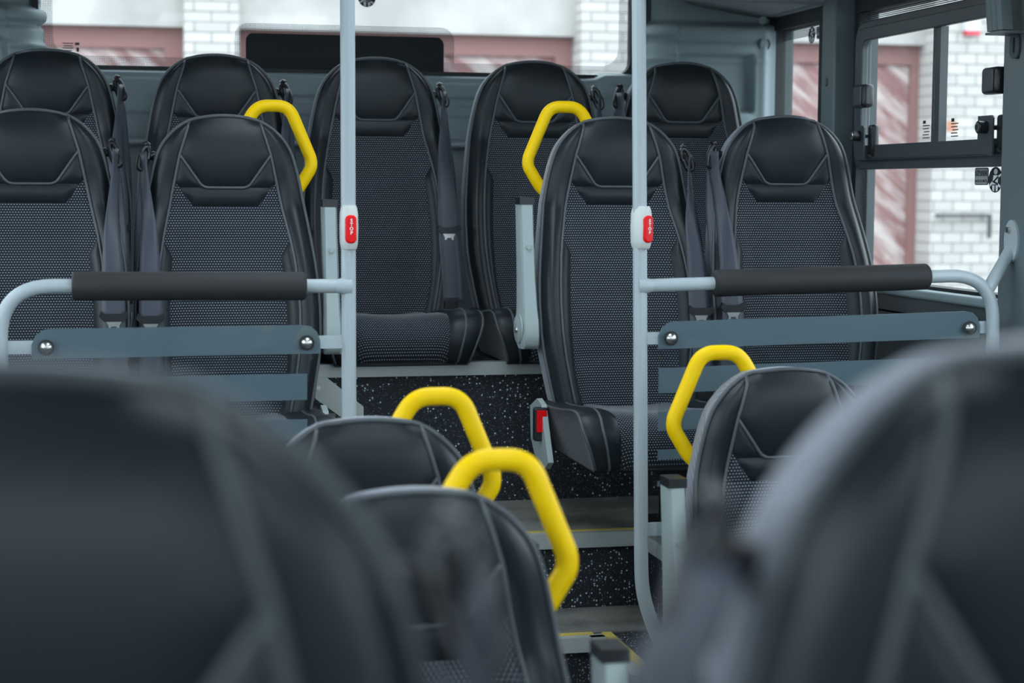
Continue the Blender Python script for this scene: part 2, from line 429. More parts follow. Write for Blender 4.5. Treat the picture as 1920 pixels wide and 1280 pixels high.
for y0, y1 in ((0.6, 2.0), (2.6, 4.0)):  # unseen glazed hatches, added to brighten the interior from above
    o = struct(MB().ring(rrect(0.20, 1.14, y0-0.02, y1+0.02, 0.04, 4), rrect(0.24, 1.10, y0+0.02, y1-0.02, 0.03, 4), 'z', 0.785, 0.86).build('window_%d' % (20 if y0 < 1 else 21), 'gasket'), 'glazed roof hatch out of view, added for daylight')
    MB().box(0.22, 1.12, y0, y1, 0.83, 0.834).build('pane', 'window_glass', o)
# headliner lip along the rear and right edges
o = MB().tube([(1.70, 5.03, 0.552), (1.88, 5.03, 0.524), (1.915, 5.0, 0.517), (1.915, 4.3, 0.517), (1.915, 3.3, 0.517)], 0.012, 8).build('trim_4', 'pillar_paint', smooth=True); struct(o, 'moulded lip where the headliner meets the side wall')
o = MB().box(1.40, 1.91, 4.58, 4.63, 0.502, 0.60).build('trim_5', 'headliner'); bevel(o, 0.006); struct(o, 'pale cross rail under the headliner')

# ---- rear window: glass, dotted band, blacked-out block
w1 = struct(MB().ring(rrect(RW[0]-0.004, RW[1]+0.004, RW[2]-0.012, RW[3]+0.01, 0.055, 8), rrect(RW[0]+0.012, RW[1]-0.012, RW[2]+0.012, RW[3]-0.01, 0.045, 8), 'y', YR-0.012, YR+0.02).build('window_1', 'gasket'), 'wide rear window with dotted edge band')
MB().prism(rrect(RW[0], RW[1], RW[2], RW[3], 0.05, 8), 'y', YR+0.006, YR+0.010).build('pane', 'window_glass', w1)
band = MB().ring(rrect(RW[0]+0.004, RW[1]-0.004, RW[2]+0.006, RW[3]-0.01, 0.05, 8), rrect(RW[0]+0.05, RW[1]-0.045, RW[2]+0.040, RW[3]-0.06, 0.05, 8), 'y', YR+0.0035, YR+0.0045)
band.ring(rrect(0.352, 0.985, 0.30, 0.462, 0.04, 6), rrect(0.384, 0.953, 0.31, 0.434, 0.022, 6), 'y', YR+0.0022, YR+0.0032)
band.build('dotted_band', 'dotted_frit', w1)
MB().prism(rrect(0.384, 0.953, 0.31, 0.434, 0.022, 6), 'y', YR+0.000, YR+0.0021).build('blackout_block', 'frit_black', w1)
gm = MB()
for i, (a, b_) in enumerate(((0, 0.030), (0.004, 0.028), (0.0, 0.030), (0.006, 0.026))): gm.box(-0.120+a, -0.120+b_, YR-0.0005, YR+0.0005, 0.392-i*0.0065, 0.3945-i*0.0065)
gm.box(-0.086, -0.074, YR-0.0005, YR+0.0005, 0.389, 0.396); gm.box(-0.082, -0.075, YR-0.0005, YR+0.0005, 0.371, 0.382)
gm.build('glass_marking', 'letter_dark', w1)

# ---- rear trim panel between the seats (height field)
def sm(a, b, x):
    t = max(0.0, min(1.0, (x-a)/(b-a))); return t*t*(3-2*t)
def rear_depth(x, z):
    d = 0.028
    d += 0.010*sm(0.318, 0.300, z)
    d -= 0.006*(sm(0.268, 0.262, z)-sm(0.246, 0.240, z))*sm(0.10, 0.2, x)*sm(1.45, 1.36, x)
    d -= 0.004*(sm(0.215, 0.209, z)-sm(0.185, 0.172, z))
    d += 0.055*sm(0.150, 0.130, z)
    d -= 0.030*sm(0.124, 0.119, z)
    d += 0.006*sm(0.094, 0.090, z)
    d += 0.022*sm(1.395, 1.415, x)*sm(1.545, 1.53, x)*sm(0.36, 0.345, z)*sm(0.05, 0.12, z)
    return d
zs = [0.335, 0.331, 0.327, 0.323] + [0.32-i*0.004 for i in range(62)] + [0.06, 0.0, -0.1, -0.2, -0.3, -0.445]
xs = [-0.25+i*0.0275 for i in range(68)]
mb = MB()
rows = []
for k, z in enumerate(zs):
    row = []
    for x in xs:
        lug = sm(1.395, 1.415, x)*sm(1.545, 1.53, x)
        zz = z + (0.014*lug if z > 0.2 else 0)
        d = rear_depth(x, zz); 
        if k == 0: d = 0.0
        elif k == 1: d *= 0.45
        elif k == 2: d *= 0.8
        row.append((x, YR-d, zz-0.008))
    rows.append(row)
mb.grid(rows)
t6 = mb.build('trim_6', 'trim_plastic', smooth=True, fix=False); struct(t6, 'grey moulded panel under the rear window')
MB().prism([(1.418+0.010*cos(a*pi/8), 0.272+0.010*sin(a*pi/8)) for a in range(16)], 'y', YR-0.066, YR-0.055).build('screw_cap', 'trim_plastic', t6)

# ---- moulded rear corner trims
def corner(name, flip, label):
    mb = MB(); rows = []
    W_ = 0.40
    nz_, nx_ = 110, 80
    for i in range(nz_+1):
        z = 0.56 - i*(0.56+0.20)/nz_
        row = []
        for j in range(nx_+1):
            uu = j/nx_; dist = W_*uu**1.35
            p = 0.085*(1-exp(-dist/0.035))
            roll = 0.020*sm(0.486, 0.474, z)*sm(0.440, 0.452, z)+0.010*sm(0.440, 0.425, z)+0.008*sm(0.392, 0.384, z)*sm(0.372, 0.379, z)
            p -= 0.040*sm(0.488, 0.493, z)
            fade = sm(W_, W_*0.72, dist)*0.75+0.25*sm(W_, W_*0.85, dist)
            p += roll*(1.6 if dist < 0.09 else 1.0)*fade
            edge = (roll-0.006)*0.55*exp(-dist/0.03)
            inr = sm(0.09, 0.11, dist)*sm(0.335, 0.317, dist)*sm(0.222, 0.238, z)*sm(0.402, 0.388, z)
            p -= 0.045*inr
            p += 0.010*exp(-((dist-0.362)/0.013)**2)
            x = (1.545-edge + dist) if not flip else (-0.172 + edge*1.6 - dist)
            row.append((x, YR+0.012-p, z))
        rows.append(row)
    mb.grid(rows)
    o = mb.build(name, 'trim_plastic', smooth=True, fix=False); struct(o, label)
    return o
cR = corner('trim_7', False, 'moulded grey corner panel right of the rear window')
for (x, z, r) in ((1.900, 0.500, 0.012), (1.905, 0.430, 0.013)):
    MB().prism([(x+r*cos(a*pi/8), z+r*sin(a*pi/8)) for a in range(16)], 'y', YR-0.085, YR-0.076).build('screw_cap', 'trim_plastic', cR)
MB().ring([(1.905+0.020*cos(a*pi/10), 0.430+0.020*sin(a*pi/10)) for a in range(20)], [(1.905+0.015*cos(a*pi/10), 0.430+0.015*sin(a*pi/10)) for a in range(20)], 'y', YR-0.082, YR-0.074).build('cap_ring', 'dark_trim', cR)
corner('trim_8', True, 'ribbed grey corner panel left of the rear window')

# ---- small rear side window
w2 = struct(MB().box(XR-0.012, XR+0.03, 5.085, 5.115, -0.24, 0.53).box(XR-0.010, XR+0.03, 4.70, 5.10, 0.470, 0.522).box(XR-0.012, XR+0.03, 4.70, 4.725, -0.24, 0.53).build('window_2', 'gasket'), 'narrow side window in the rear right corner')
MB().box(XR+0.020, XR+0.024, 4.72, 5.10, -0.235, 0.475).build('pane', 'window_glass', w2)
MB().box(XR+0.0185, XR+0.0195, 4.72, 5.09, 0.440, 0.470).build('dotted_band', 'dotted_frit_side', w2)
# pillar between the two side windows
o = MB().box(XR-0.055, XR+0.01, 4.512, 4.602, -1.0, 0.56).build('trim_9', 'pillar_paint'); bevel(o, 0.005); struct(o, 'grey upright pillar between the side windows')
MB().prism([(4.562+0.010*cos(a*pi/8), 0.290+0.012*sin(a*pi/8)) for a in range(16)], 'x', XR-0.060, XR-0.05).build('screw_cap', 'pillar_paint', o)
# front pillar
o = MB().box(XR-0.045, XR+0.01, 3.40, 3.600, -1.0, 0.56).build('trim_10', 'pillar_paint'); bevel(o, 0.006); struct(o, 'broad grey pillar at the right edge')
MB().box(XR-0.049, XR-0.044, 3.40, 3.520, -1.0, 0.53).build('seam_cover', 'pillar_paint', o)

# ---- tilting side window
w3 = struct(MB().box(XR-0.004, XR+0.03, 4.472, 4.497, -0.24, 0.48).box(XR-0.006, XR+0.03, 3.62, 4.49, 0.468, 0.53).box(XR-0.01, XR+0.03, 3.62, 4.49, -0.245, -0.232).build('window_3', 'gasket'), 'large side window with a tilting upper pane')
MB().box(XR+0.022, XR+0.026, 3.64, 4.49, -0.235, 0.47).build('pane', 'window_glass', w3)
MB().box(XR+0.0205, XR+0.0215, 3.64, 4.474, 0.432, 0.468).box(XR+0.0205, XR+0.0215, 4.455, 4.472, -0.235, 0.432).build('dotted_band', 'dotted_frit_side', w3)
fr = MB().ring(rrect(3.58, 4.468, 0.054, 0.440, 0.045, 8), rrect(3.635, 4.440, 0.082, 0.408, 0.03, 8), 'x', XR-0.014, XR+0.02).build('vent_frame', 'window_frame', w3); bevel(fr, 0.004)
fr2 = MB().ring(rrect(3.585, 4.444, 0.078, 0.420, 0.035, 8), rrect(3.635, 4.398, 0.104, 0.388, 0.022, 8), 'x', XR-0.026, XR-0.008).build('tilting_sash', 'window_frame', w3); bevel(fr2, 0.003)
o = MB().box(XR-0.014, XR+0.006, 3.996, 4.010, 0.10, 0.390).build('sash_mullion', 'window_frame', w3); bevel(o, 0.003)
MB().box(XR-0.012, XR+0.008, 3.972, 3.996, 0.10, 0.390).build('sash_mullion', 'window_frame', w3)
MB().box(XR-0.030, XR-0.006, 3.66, 4.40, 0.082, 0.116).build('sash_rail', 'window_frame', w3)
# glass markings
for y in (4.105, 3.952):
    gm = MB()
    for i in range(5): gm.box(XR+0.0195, XR+0.0205, y-0.018+0.004*(i % 2), y+0.018-0.006*(i == 2), 0.158-i*0.0075, 0.1605-i*0.0075)
    gm.box(XR+0.0195, XR+0.0205, y+0.004, y+0.018, 0.164, 0.172)
    gm.build('glass_marking', 'letter_dark', w3)
# push catches
for yc, hw in ((4.355, 0.036), (3.648, 0.036)):
    o = MB().box(XR-0.055, XR-0.022, yc-hw, yc+hw, 0.212, 0.272).build('window_catch', 'black_plastic', w3); bevel(o, 0.010, 3)
    g = MB().box(XR-0.059, XR-0.054, yc-hw*0.75, yc+hw*0.55, 0.218, 0.266).build('catch_face', 'window_frame', o); bevel(g, 0.006, 2)
# lower hinges with round knobs
for yc in (4.330, 3.640):
    e_ = 0.02 if yc < 4 else 0.0
    pl = [(yc+0.040+e_, 0.166), (yc-0.004, 0.166), (yc-0.010, 0.160), (yc-0.010, 0.078), (yc+0.014, 0.078), (yc+0.034+e_, 0.098), (yc+0.040+e_, 0.112)]
    o = MB().prism(pl, 'x', XR-0.050, XR-0.046).build('hinge_plate', 'window_frame', w3)
    kn = MB().tube([(XR-0.070, yc+0.020, 0.140), (XR-0.048, yc+0.020, 0.140)], 0.014, 18).tube([(XR-0.048, yc+0.016, 0.140), (XR-0.02, yc+0.016, 0.140)], 0.006, 10).build('hinge_knob', 'black_plastic', o); shade_auto(kn)
    MB().ring([(yc+0.020+0.010*cos(a*pi/8), 0.140+0.010*sin(a*pi/8)) for a in range(16)], [(yc+0.020+0.006*cos(a*pi/8), 0.140+0.006*sin(a*pi/8)) for a in range(16)], 'x', XR-0.073, XR-0.0695).build('knob_ring', 'steel', o)
    g = MB().box(XR-0.036, XR-0.016, yc-0.034, yc+0.004, 0.085, 0.168).build('hinge_block', 'black_plastic', w3); bevel(g, 0.008, 2)
# sill: bright top edge and a dark panel with a groove
o = MB().box(XR-0.050, XR+0.01, 3.60, 4.51, -0.262, -0.240).build('trim_11', 'trim_plastic'); bevel(o, 0.008, 3); struct(o, 'grey sill moulding under the side window')
o = MB().box(XR-0.040, XR+0.01, 3.60, 4.51, -0.30, -0.262).box(XR-0.034, XR+0.01, 3.60, 4.51, -0.795, -0.306).build('trim_12', 'dark_trim'); struct(o, 'dark side panel below the window sill')
# pane glass for the other side windows (real openings that bring the daylight in)
n = 4
for lst, x in ((R_OPEN[2:], XR+0.02), (L_OPEN, XL-0.03)):
    for a, b_, c, d in lst:
        o = struct(MB().ring(rrect(a, b_, c, d, 0.03, 4), rrect(a+0.02, b_-0.02, c+0.02, d-0.02, 0.02, 4), 'x', x-0.01, x+0.01).build('window_%d' % n, 'gasket')); n += 1
        MB().box(x-0.002, x+0.002, a, b_, c, d).build('pane', 'window_glass', o)
o = struct(MB().ring(rrect(XL, XR, -0.55, 0.72, 0.06, 5), rrect(XL+0.03, XR-0.03, -0.52, 0.69, 0.05, 5), 'y', -2.65, -2.62).build('window_%d' % n, 'gasket'), 'windscreen')
MB().box(XL, XR, -2.637, -2.633, -0.55, 0.72).build('pane', 'window_glass', o)

# ------------------------------------------------------------------ seat-belt stickers
def pictogram(c, axis, w, h, label, face):
    """dark oval with a white belted figure; c = centre, axis = 'x' (on a side pane) or 'y' (rear pane)"""
    def pts(l): return [(c[1]+s*p[0]*w, c[2]+p[1]*h) if axis == 'x' else (c[0]+s*p[0]*w, c[2]+p[1]*h) for p in l]
    s = -1 if axis == 'x' else 1
    d = c[0] if axis == 'x' else c[1]
    disc = MB().prism(pts([(0.5*cos(a*pi/20), 0.5*sin(a*pi/20)) for a in range(40)]), axis, d, d+0.0006).build('seat_belt_sticker', 'letter_dark')
    tag(disc, label, 'sticker', 'seat belt stickers on the windows')
    fg = MB()
    fg.prism(pts([(0.02+0.13*cos(a*pi/10), 0.32+0.11*sin(a*pi/10)) for a in range(20)]), axis, d-0.0006, d-0.0001)
    fg.prism(pts([(-0.12, 0.18), (0.14, 0.18), (0.20, -0.02), (0.16, -0.18), (-0.16, -0.18), (-0.16, 0.02)]), axis, d-0.0006, d-0.0001)
    fg.prism(pts([(0.20, 0.16), (0.40, 0.24), (0.42, 0.16), (0.16, 0.04)]), axis, d-0.0006, d-0.0001)
    fg.prism(pts([(-0.22, -0.06), (-0.44, -0.22), (-0.40, -0.29), (-0.17, -0.16)]), axis, d-0.0006, d-0.0001)
    fg.prism(pts([(-0.20, -0.22), (-0.04, -0.22), (-0.06, -0.46), (-0.18, -0.42)]), axis, d-0.0006, d-0.0001)
    fg.prism(pts([(0.20, -0.22), (0.04, -0.22), (0.07, -0.46), (0.19, -0.42)]), axis, d-0.0006, d-0.0001)
    fg.prism(pts([(0.22, -0.14), (0.40, -0.24), (0.36, -0.32), (0.18, -0.24)]), axis, d-0.0006, d-0.0001)
    fg.build('white_figure', 'letter_white', disc)
    bt = MB().prism(pts([(0.20, 0.15), (0.26, 0.10), (-0.10, -0.12), (-0.16, -0.06)]), axis, d-0.0010, d-0.0006)
    bt.prism(pts([(-0.16, -0.06), (-0.10, -0.12), (0.20, -0.20), (0.18, -0.13), (-0.08, -0.04)]), axis, d-0.0010, d-0.0006)
    bt.build('belt_drawing', 'letter_dark', disc)
    return disc
pictogram((XR+0.019, 3.742, 0.025), 'x', 0.066, 0.058, 'dark oval seat belt pictogram under the tilting pane, beside the broad pillar', 1)
pictogram((XR+0.019, 4.856, 0.441), 'x', 0.050, 0.046, 'dark oval seat belt pictogram high on the narrow rear side window', 1)
pictogram((0.729, YR-0.001, 0.540), 'y', 0.050, 0.050, 'dark round seat belt pictogram at the top of the rear window by the left pole', 1)
def word_sticker(y, z, w, h, label):
    o = MB().prism(rrect(y-w/2, y+w/2, z-h/2, z+h/2, 0.006, 4), 'x', XR+0.0185, XR+0.0195).build('word_sticker', 'letter_dark')
    tag(o, label, 'sticker', 'grey worded stickers beside the belt pictograms')
    MB().prism(rrect(y-w/2+0.002, y+w/2-0.002, z-h/2+0.002, z+h/2-0.002, 0.005, 4), 'x', XR+0.0178, XR+0.0184).build('face', 'sticker_grey', o)
    t = text_mesh('lettering', 'UŽSISEK', 0.0165, 'letter_dark', o, (XR+0.0174, y, z+0.006), (pi/2, 0, -pi/2))
    t.scale = (w*0.92/max(t.dimensions.x, 1e-4) if t.dimensions.x > 0 else 1, 1, 1)
    t2 = text_mesh('lettering', 'SAUGOS DIRŽĄ', 0.0085, 'letter_dark', o, (XR+0.0174, y, z-0.011), (pi/2, 0, -pi/2))
    t2.scale = (w*0.90/max(t2.dimensions.x, 1e-4) if t2.dimensions.x > 0 else 1, 1, 1)
word_sticker(3.808, 0.033, 0.066, 0.040, 'small grey sticker reading UŽSISEK SAUGOS DIRŽĄ under the tilting pane')
word_sticker(4.797, 0.443, 0.044, 0.034, 'grey worded sticker half hidden behind the upright pillar')

# ------------------------------------------------------------------ seats
HW = [(0.0150, 0.045), (0.012, 0.062), (0.004, 0.086), (-0.002, 0.096), (-0.012, 0.110), (-0.022, 0.121), (-0.033, 0.131), (-0.045, 0.140), (-0.058, 0.1475), (-0.075, 0.1545), (-0.097, 0.161), (-0.136, 0.170), (-0.194, 0.181), (-0.264, 0.192), (-0.314, 0.199), (-0.36, 0.204), (-0.42, 0.207), (-0.49, 0.206), (-0.53, 0.202), (-0.57, 0.195), (-0.635, 0.183), (-0.68, 0.172)]
IP = [(0.005, 0.0800), (0, 0.0815), (-0.035, 0.0925), (-0.0705, 0.1033), (-0.13, 0.1155), (-0.2, 0.130), (-0.2625, 0.144), (-0.31, 0.152), (-0.36, 0.157), (-0.42, 0.160), (-0.48, 0.159), (-0.54, 0.153), (-0.6, 0.143), (-0.68, 0.128)]
BI = [(-0.2625, 0.1439), (-0.300, 0.1225), (-0.34, 0.126), (-0.41, 0.131), (-0.48, 0.132), (-0.57, 0.128), (-0.62, 0.119), (-0.68, 0.104)]
def tab(T, z):
    if z >= T[0][0]: return T[0][1]
    for (a, p), (b, q) in zip(T, T[1:]):
        if z >= b: return p+(q-p)*(a-z)/(a-b)
    return T[-1][1]
ZB = -0.665
def yline(z):
    y = -0.021 if z > -0.19 else -0.021-(-0.19-z)*tan(radians(12))
    if z > -0.25: y += 0.006*sm(-0.06, -0.25, z)*sm(-0.25, -0.13, z)
    return y - 0.010*exp(-((z+0.47)/0.12)**2)
def yf(x, z):
    h = tab(HW, z); u = min(1.0, abs(x)/max(h, 0.045))
    y = yline(z)
    amp = 0.040*sm(-0.12, -0.36, z)
    y -= amp*sm(0.45, 0.86, u)
    y += (0.010+0.012*sm(-0.1, -0.4, z))*sm(0.84, 1.0, u)**2
    y -= 0.008*(1-u*u)*sm(-0.21, -0.06, z)
    if z > -0.05: y += 0.014*((z+0.05)/0.065)**2
    return y
def region(mb, zt, zb, fa, fb, nz_, nx_, amp, tau=0.010, seams=(), ztop_open=False):
    rows = []
    for i in range(nz_+1):
        z = zt+(zb-zt)*i/nz_; a, b_ = fa(z), fb(z); row = []
        for j in range(nx_+1):
            s = j/nx_; x = a+(b_-a)*s
            d = min(x-a, b_-x, 1.0 if ztop_open else zt-z, z-zb)
            for q in seams: d = min(d, abs(z-q)*0.8+0.001)
            row.append((x, yf(x, z)-amp*(1-exp(-max(d, 0)/tau)), z))
        rows.append(row)
    mb.grid(rows); return mb
UZ, KZ, DZ, BZ = -0.1453, -0.0705, -0.130, -0.188
def vline(z): return 0.0514+(0.1033-0.0514)*(z-UZ)/(KZ-UZ)
def bdline(z): return 0.0743+(0.1155-0.0743)*(z-BZ)/(DZ-BZ)
ip = lambda z: tab(IP, z)
bi = lambda z: tab(BI, z)
hw = lambda z: tab(HW, z)
def top_z(x):
    """height of the outline above |x| near the crown"""
    x = abs(x)
    return 0.018-0.011*(x/0.080)**2 if x < 0.080 else 0.007
def outline():
    zs = [0.006, 0.0, -0.006, -0.012, -0.02, -0.028, -0.036, -0.045, -0.055, -0.066, -0.08, -0.1, -0.12, -0.14] + [-0.14-0.025*i for i in range(1, 22)]
    right = [(hw(z), z) for z in zs if z > ZB] + [(hw(ZB), ZB)]
    crown = [(x, top_z(x)) for x in (-0.0775, -0.065, -0.05, -0.035, -0.018, 0, 0.018, 0.035, 0.05, 0.065, 0.0775)]
    left = [(-x, z) for x, z in reversed(right)]
    return left + crown + right
OUT = outline()
def yo(x, z): return yf(x, min(z, 0.012))
PROTO = {}
def seat_meshes():
    D = {}
    # upholstery regions
    h = MB(); rows = []
    for i in range(19):
        t = i/18; z0 = UZ+(0.0-UZ)*t; w = vline(z0) if z0 < KZ else ip(z0); row = []
        for j in range(21):
            s = -1+2*j/20; x = w*s; z = z0+(top_z(x)-0.0)*t**4
            d = min(w-abs(x), z0-UZ, (0.0-z0)*1.0+0.002)
            row.append((x, yf(x, min(z, 0.012))-0.007*(1-exp(-max(d, 0)/0.016)), z))
        rows.append(row)
    D['headrest_pad'] = (h.grid(rows), 'black_leather')
    c = MB()
    region(c, UZ, BZ, lambda z: -bdline(z), bdline, 8, 20, 0.006)
    for sgn in (1, -1):
        fo = lambda z: (bdline(z) if z < DZ else ip(z))
        if sgn > 0: region(c, KZ, UZ, vline, fo, 14, 8, 0.006)
        else: region(c, KZ, UZ, lambda z: -fo(z), lambda z: -vline(z), 14, 8, 0.006)
    D['headrest_surround'] = (c, 'black_leather')
    f = MB()
    for sgn in (1, -1):
        if sgn > 0: region(f, DZ, BZ, bdline, ip, 8, 6, 0.003)
        else: region(f, DZ, BZ, lambda z: -ip(z), lambda z: -bdline(z), 8, 6, 0.003)
    region(f, BZ, -0.2625, lambda z: -ip(z), ip, 8, 22, 0.003, ztop_open=True)
    region(f, -0.2625, ZB, lambda z: -bi(z), bi, 52, 22, 0.005, 0.012, seams=(-0.305, -0.405, -0.545), ztop_open=True)
    D['back_panel'] = (f, 'woven_fabric')
    for sgn, nm in ((1, 'bolster'), (-1, 'bolster.L')):
        b_ = MB()
        if sgn > 0: region(b_, -0.2625, ZB, bi, ip, 40, 8, 0.008)
        else: region(b_, -0.2625, ZB, lambda z: -ip(z), lambda z: -bi(z), 40, 8, 0.008)
        D[nm] = (b_, 'black_leather')
    for sgn, nm in ((1, 'side_panel'), (-1, 'side_panel.L')):
        b_ = MB()
        if sgn > 0: region(b_, 0.006, ZB, ip, hw, 80, 10, 0.009, 0.014)
        else: region(b_, 0.006, ZB, lambda z: -hw(z), lambda z: -ip(z), 80, 10, 0.009, 0.014)
        D[nm] = (b_, 'black_leather')
    # piping
    p = MB().tube([(x, yo(x, z)-0.001, z+0.001) for x, z in OUT], 0.0042, 8)
    D['edge_piping'] = (p, 'grey_piping')
    p = MB()
    for sgn in (1, -1):
        p.tube([(sgn*ip(z), yf(ip(z), min(z, 0.012))-0.002, z) for z in [0.006-i*0.0125 for i in range(54)] if z > ZB], 0.0034, 8)
    pts = rounded([(-0.1033, 0, KZ), (-0.0514, 0, UZ), (0.0514, 0, UZ), (0.1033, 0, KZ)], 0.014, 6)
    fine = []
    for a, b_ in zip(pts, pts[1:]):
        k = max(1, int((b_-a).length/0.01))
        fine += [a+(b_-a)*i/k for i in range(k)]
    fine.append(pts[-1])
    p.tube([(q.x, yf(q.x, q.z)-0.002, q.z) for q in fine], 0.0032, 8)
    D['seam_piping'] = (p, 'grey_piping')
    # shell: fabric rim round the edge and the back
    s = MB(); rings = []
    for dy, k in ((0.0, 0.985), (0.004, 1.0), (0.02, 1.012), (0.045, 1.010), (0.062, 0.985), (0.072, 0.93)):
        ring = []
        for x, z in OUT:
            base = yo(x, z) if dy < 0.03 else yline(z)*0.6+yo(x, z)*0.4
            ring.append((x*k, base+dy, (z+0.25)*(1+(k-1)*0.7)-0.25))
        rings.append(ring)
    n_ = len(OUT); v = [q for r in rings for q in r]; fc = []
    for i in range(len(rings)-1):
        for j in range(n_-1): fc.append((i*n_+j, i*n_+j+1, (i+1)*n_+j+1, (i+1)*n_+j))
    s.add(v, fc)
    bk = rings[-1]; half = n_//2
    rows = []
    for j in range(half+1):
        a, b_ = bk[j], bk[n_-1-j]
        rows.append([(a[0]+(b_[0]-a[0])*t/6, a[1]+(b_[1]-a[1])*t/6, a[2]+(b_[2]-a[2])*t/6) for t in range(7)])
    s.grid(rows)
    D['backrest_shell'] = (s, 'side_fabric')
    # cushion
    path = [(-0.095, -0.668), (-0.15, -0.668), (-0.22, -0.666), (-0.30, -0.660), (-0.37, -0.652), (-0.41, -0.650), (-0.437, -0.653), (-0.456, -0.662), (-0.468, -0.677), (-0.474, -0.695), (-0.474, -0.715), (-0.468, -0.738), (-0.460, -0.756), (-0.44, -0.764)]
    def pr(i): return path[i]
    def rows_for(xa, xb, nx_, lift, puff, sgn=1):
        rows = []
        for i, (y, z) in enumerate(path):
            q = sm(6, 12, i); row = []
            for j in range(nx_+1):
                t = j/nx_; x = xa(i)+(xb(i)-xa(i))*t
                e = puff*(1-exp(-min(t, 1-t)*abs(xb(i)-xa(i))/0.010))
                dz = lift*sm(0, 1, abs(x)/0.2)*(1-q)
                nrm = (0, 1) if i < 6 else ((-0.7, 0.7) if i < 8 else (-1, 0))
                row.append((x*1.0, y+nrm[0]*e-0.004*sm(0.10, 0.16, abs(x))*0, z+nrm[1]*e+dz))
            rows.append(row)
        return rows
    cin = lambda i: 0.118-0.006*sm(6, 12, i)
    cout = lambda i: 0.202-0.036*sm(7, 13, i)
    D['cushion_panel'] = (MB().grid(rows_for(lambda i: -cin(i), cin, 16, 0.014, 0.006)), 'cushion_fabric')
    D['cushion_bolster'] = (MB().grid(rows_for(cin, cout, 10, 0.014, 0.008)), 'black_leather')
    D['cushion_bolster.L'] = (MB().grid(rows_for(lambda i: -cout(i), lambda i: -cin(i), 10, 0.014, 0.008)), 'black_leather')
    for sgn in (1, -1):
        sk = MB(); pp = MB(); pm = MB()
        rows = []; line = []; line2 = []
        for i, (y, z) in enumerate(path):
            lift = 0.014*sm(0, 1, cout(i)/0.2)*(1-sm(6, 12, i))
            line.append((sgn*cout(i), y, z+lift))
            xm = 0.158-0.022*sm(7, 13, i); l2 = 0.014*sm(0, 1, xm/0.2)*(1-sm(6, 12, i))
            nrm = (0, 1) if i < 6 else ((-0.7, 0.7) if i < 8 else (-1, 0))
            line2.append((sgn*xm, y+nrm[0]*0.0075, z+nrm[1]*0.0075+l2))
            a = Vector(line[-1]); b_ = Vector((sgn*0.165, min(y+0.02, -0.10) if i > 6 else y, -0.765))
            rows.append([tuple(a+(b_-a)*t/4) for t in range(5)])
        sk.grid(rows); pp.tube(line, 0.0036, 8); pm.tube(line2, 0.0032, 8)
        e_ = '' if sgn > 0 else '.L'
        D['cushion_skirt'+e_] = (sk, 'cushion_fabric')
        D['cushion_edge_piping'+e_] = (pp, 'grey_piping')
        D['cushion_seam_piping'+e_] = (pm, 'grey_piping')
    D['seat_pan'] = (MB().box(-0.165, 0.165, -0.445, -0.02, -0.768, -0.735).box(-0.14, 0.14, -0.10, 0.0, -0.76, -0.60), 'under_seat')
    return D
DATA = {}
for nm, (mb, mat) in seat_meshes().items():
    o = mb.build(nm.split('.')[0], mat, smooth=True, fix=True)
    DATA[nm] = o.data; bpy.data.objects.remove(o)
    if nm in ('seat_pan',): 
        for p in DATA[nm].polygons: p.use_smooth = False
def child(name, data, parent):
    o = bpy.data.objects.new(name, data); COL.objects.link(o); o.parent = parent; return o
FLIP = Matrix.Diagonal((-1, 1, 1, 1))
def flip_mb(mb, s):
    if s < 0: mb.v = [(-x, y, z) for x, y, z in mb.v]
    return mb
CACHE = {}
def cached(key, fn):
    if key not in CACHE: CACHE[key] = fn()
    return CACHE[key]
def part(key, name, mb, mat, parent, smooth=True):
    def mk():
        o = mb().build(name, mat, smooth=False); 
        if smooth: shade_auto(o, 45)
        d = o.data; bpy.data.objects.remove(o); return d
    return child(name, cached(key, mk), parent)
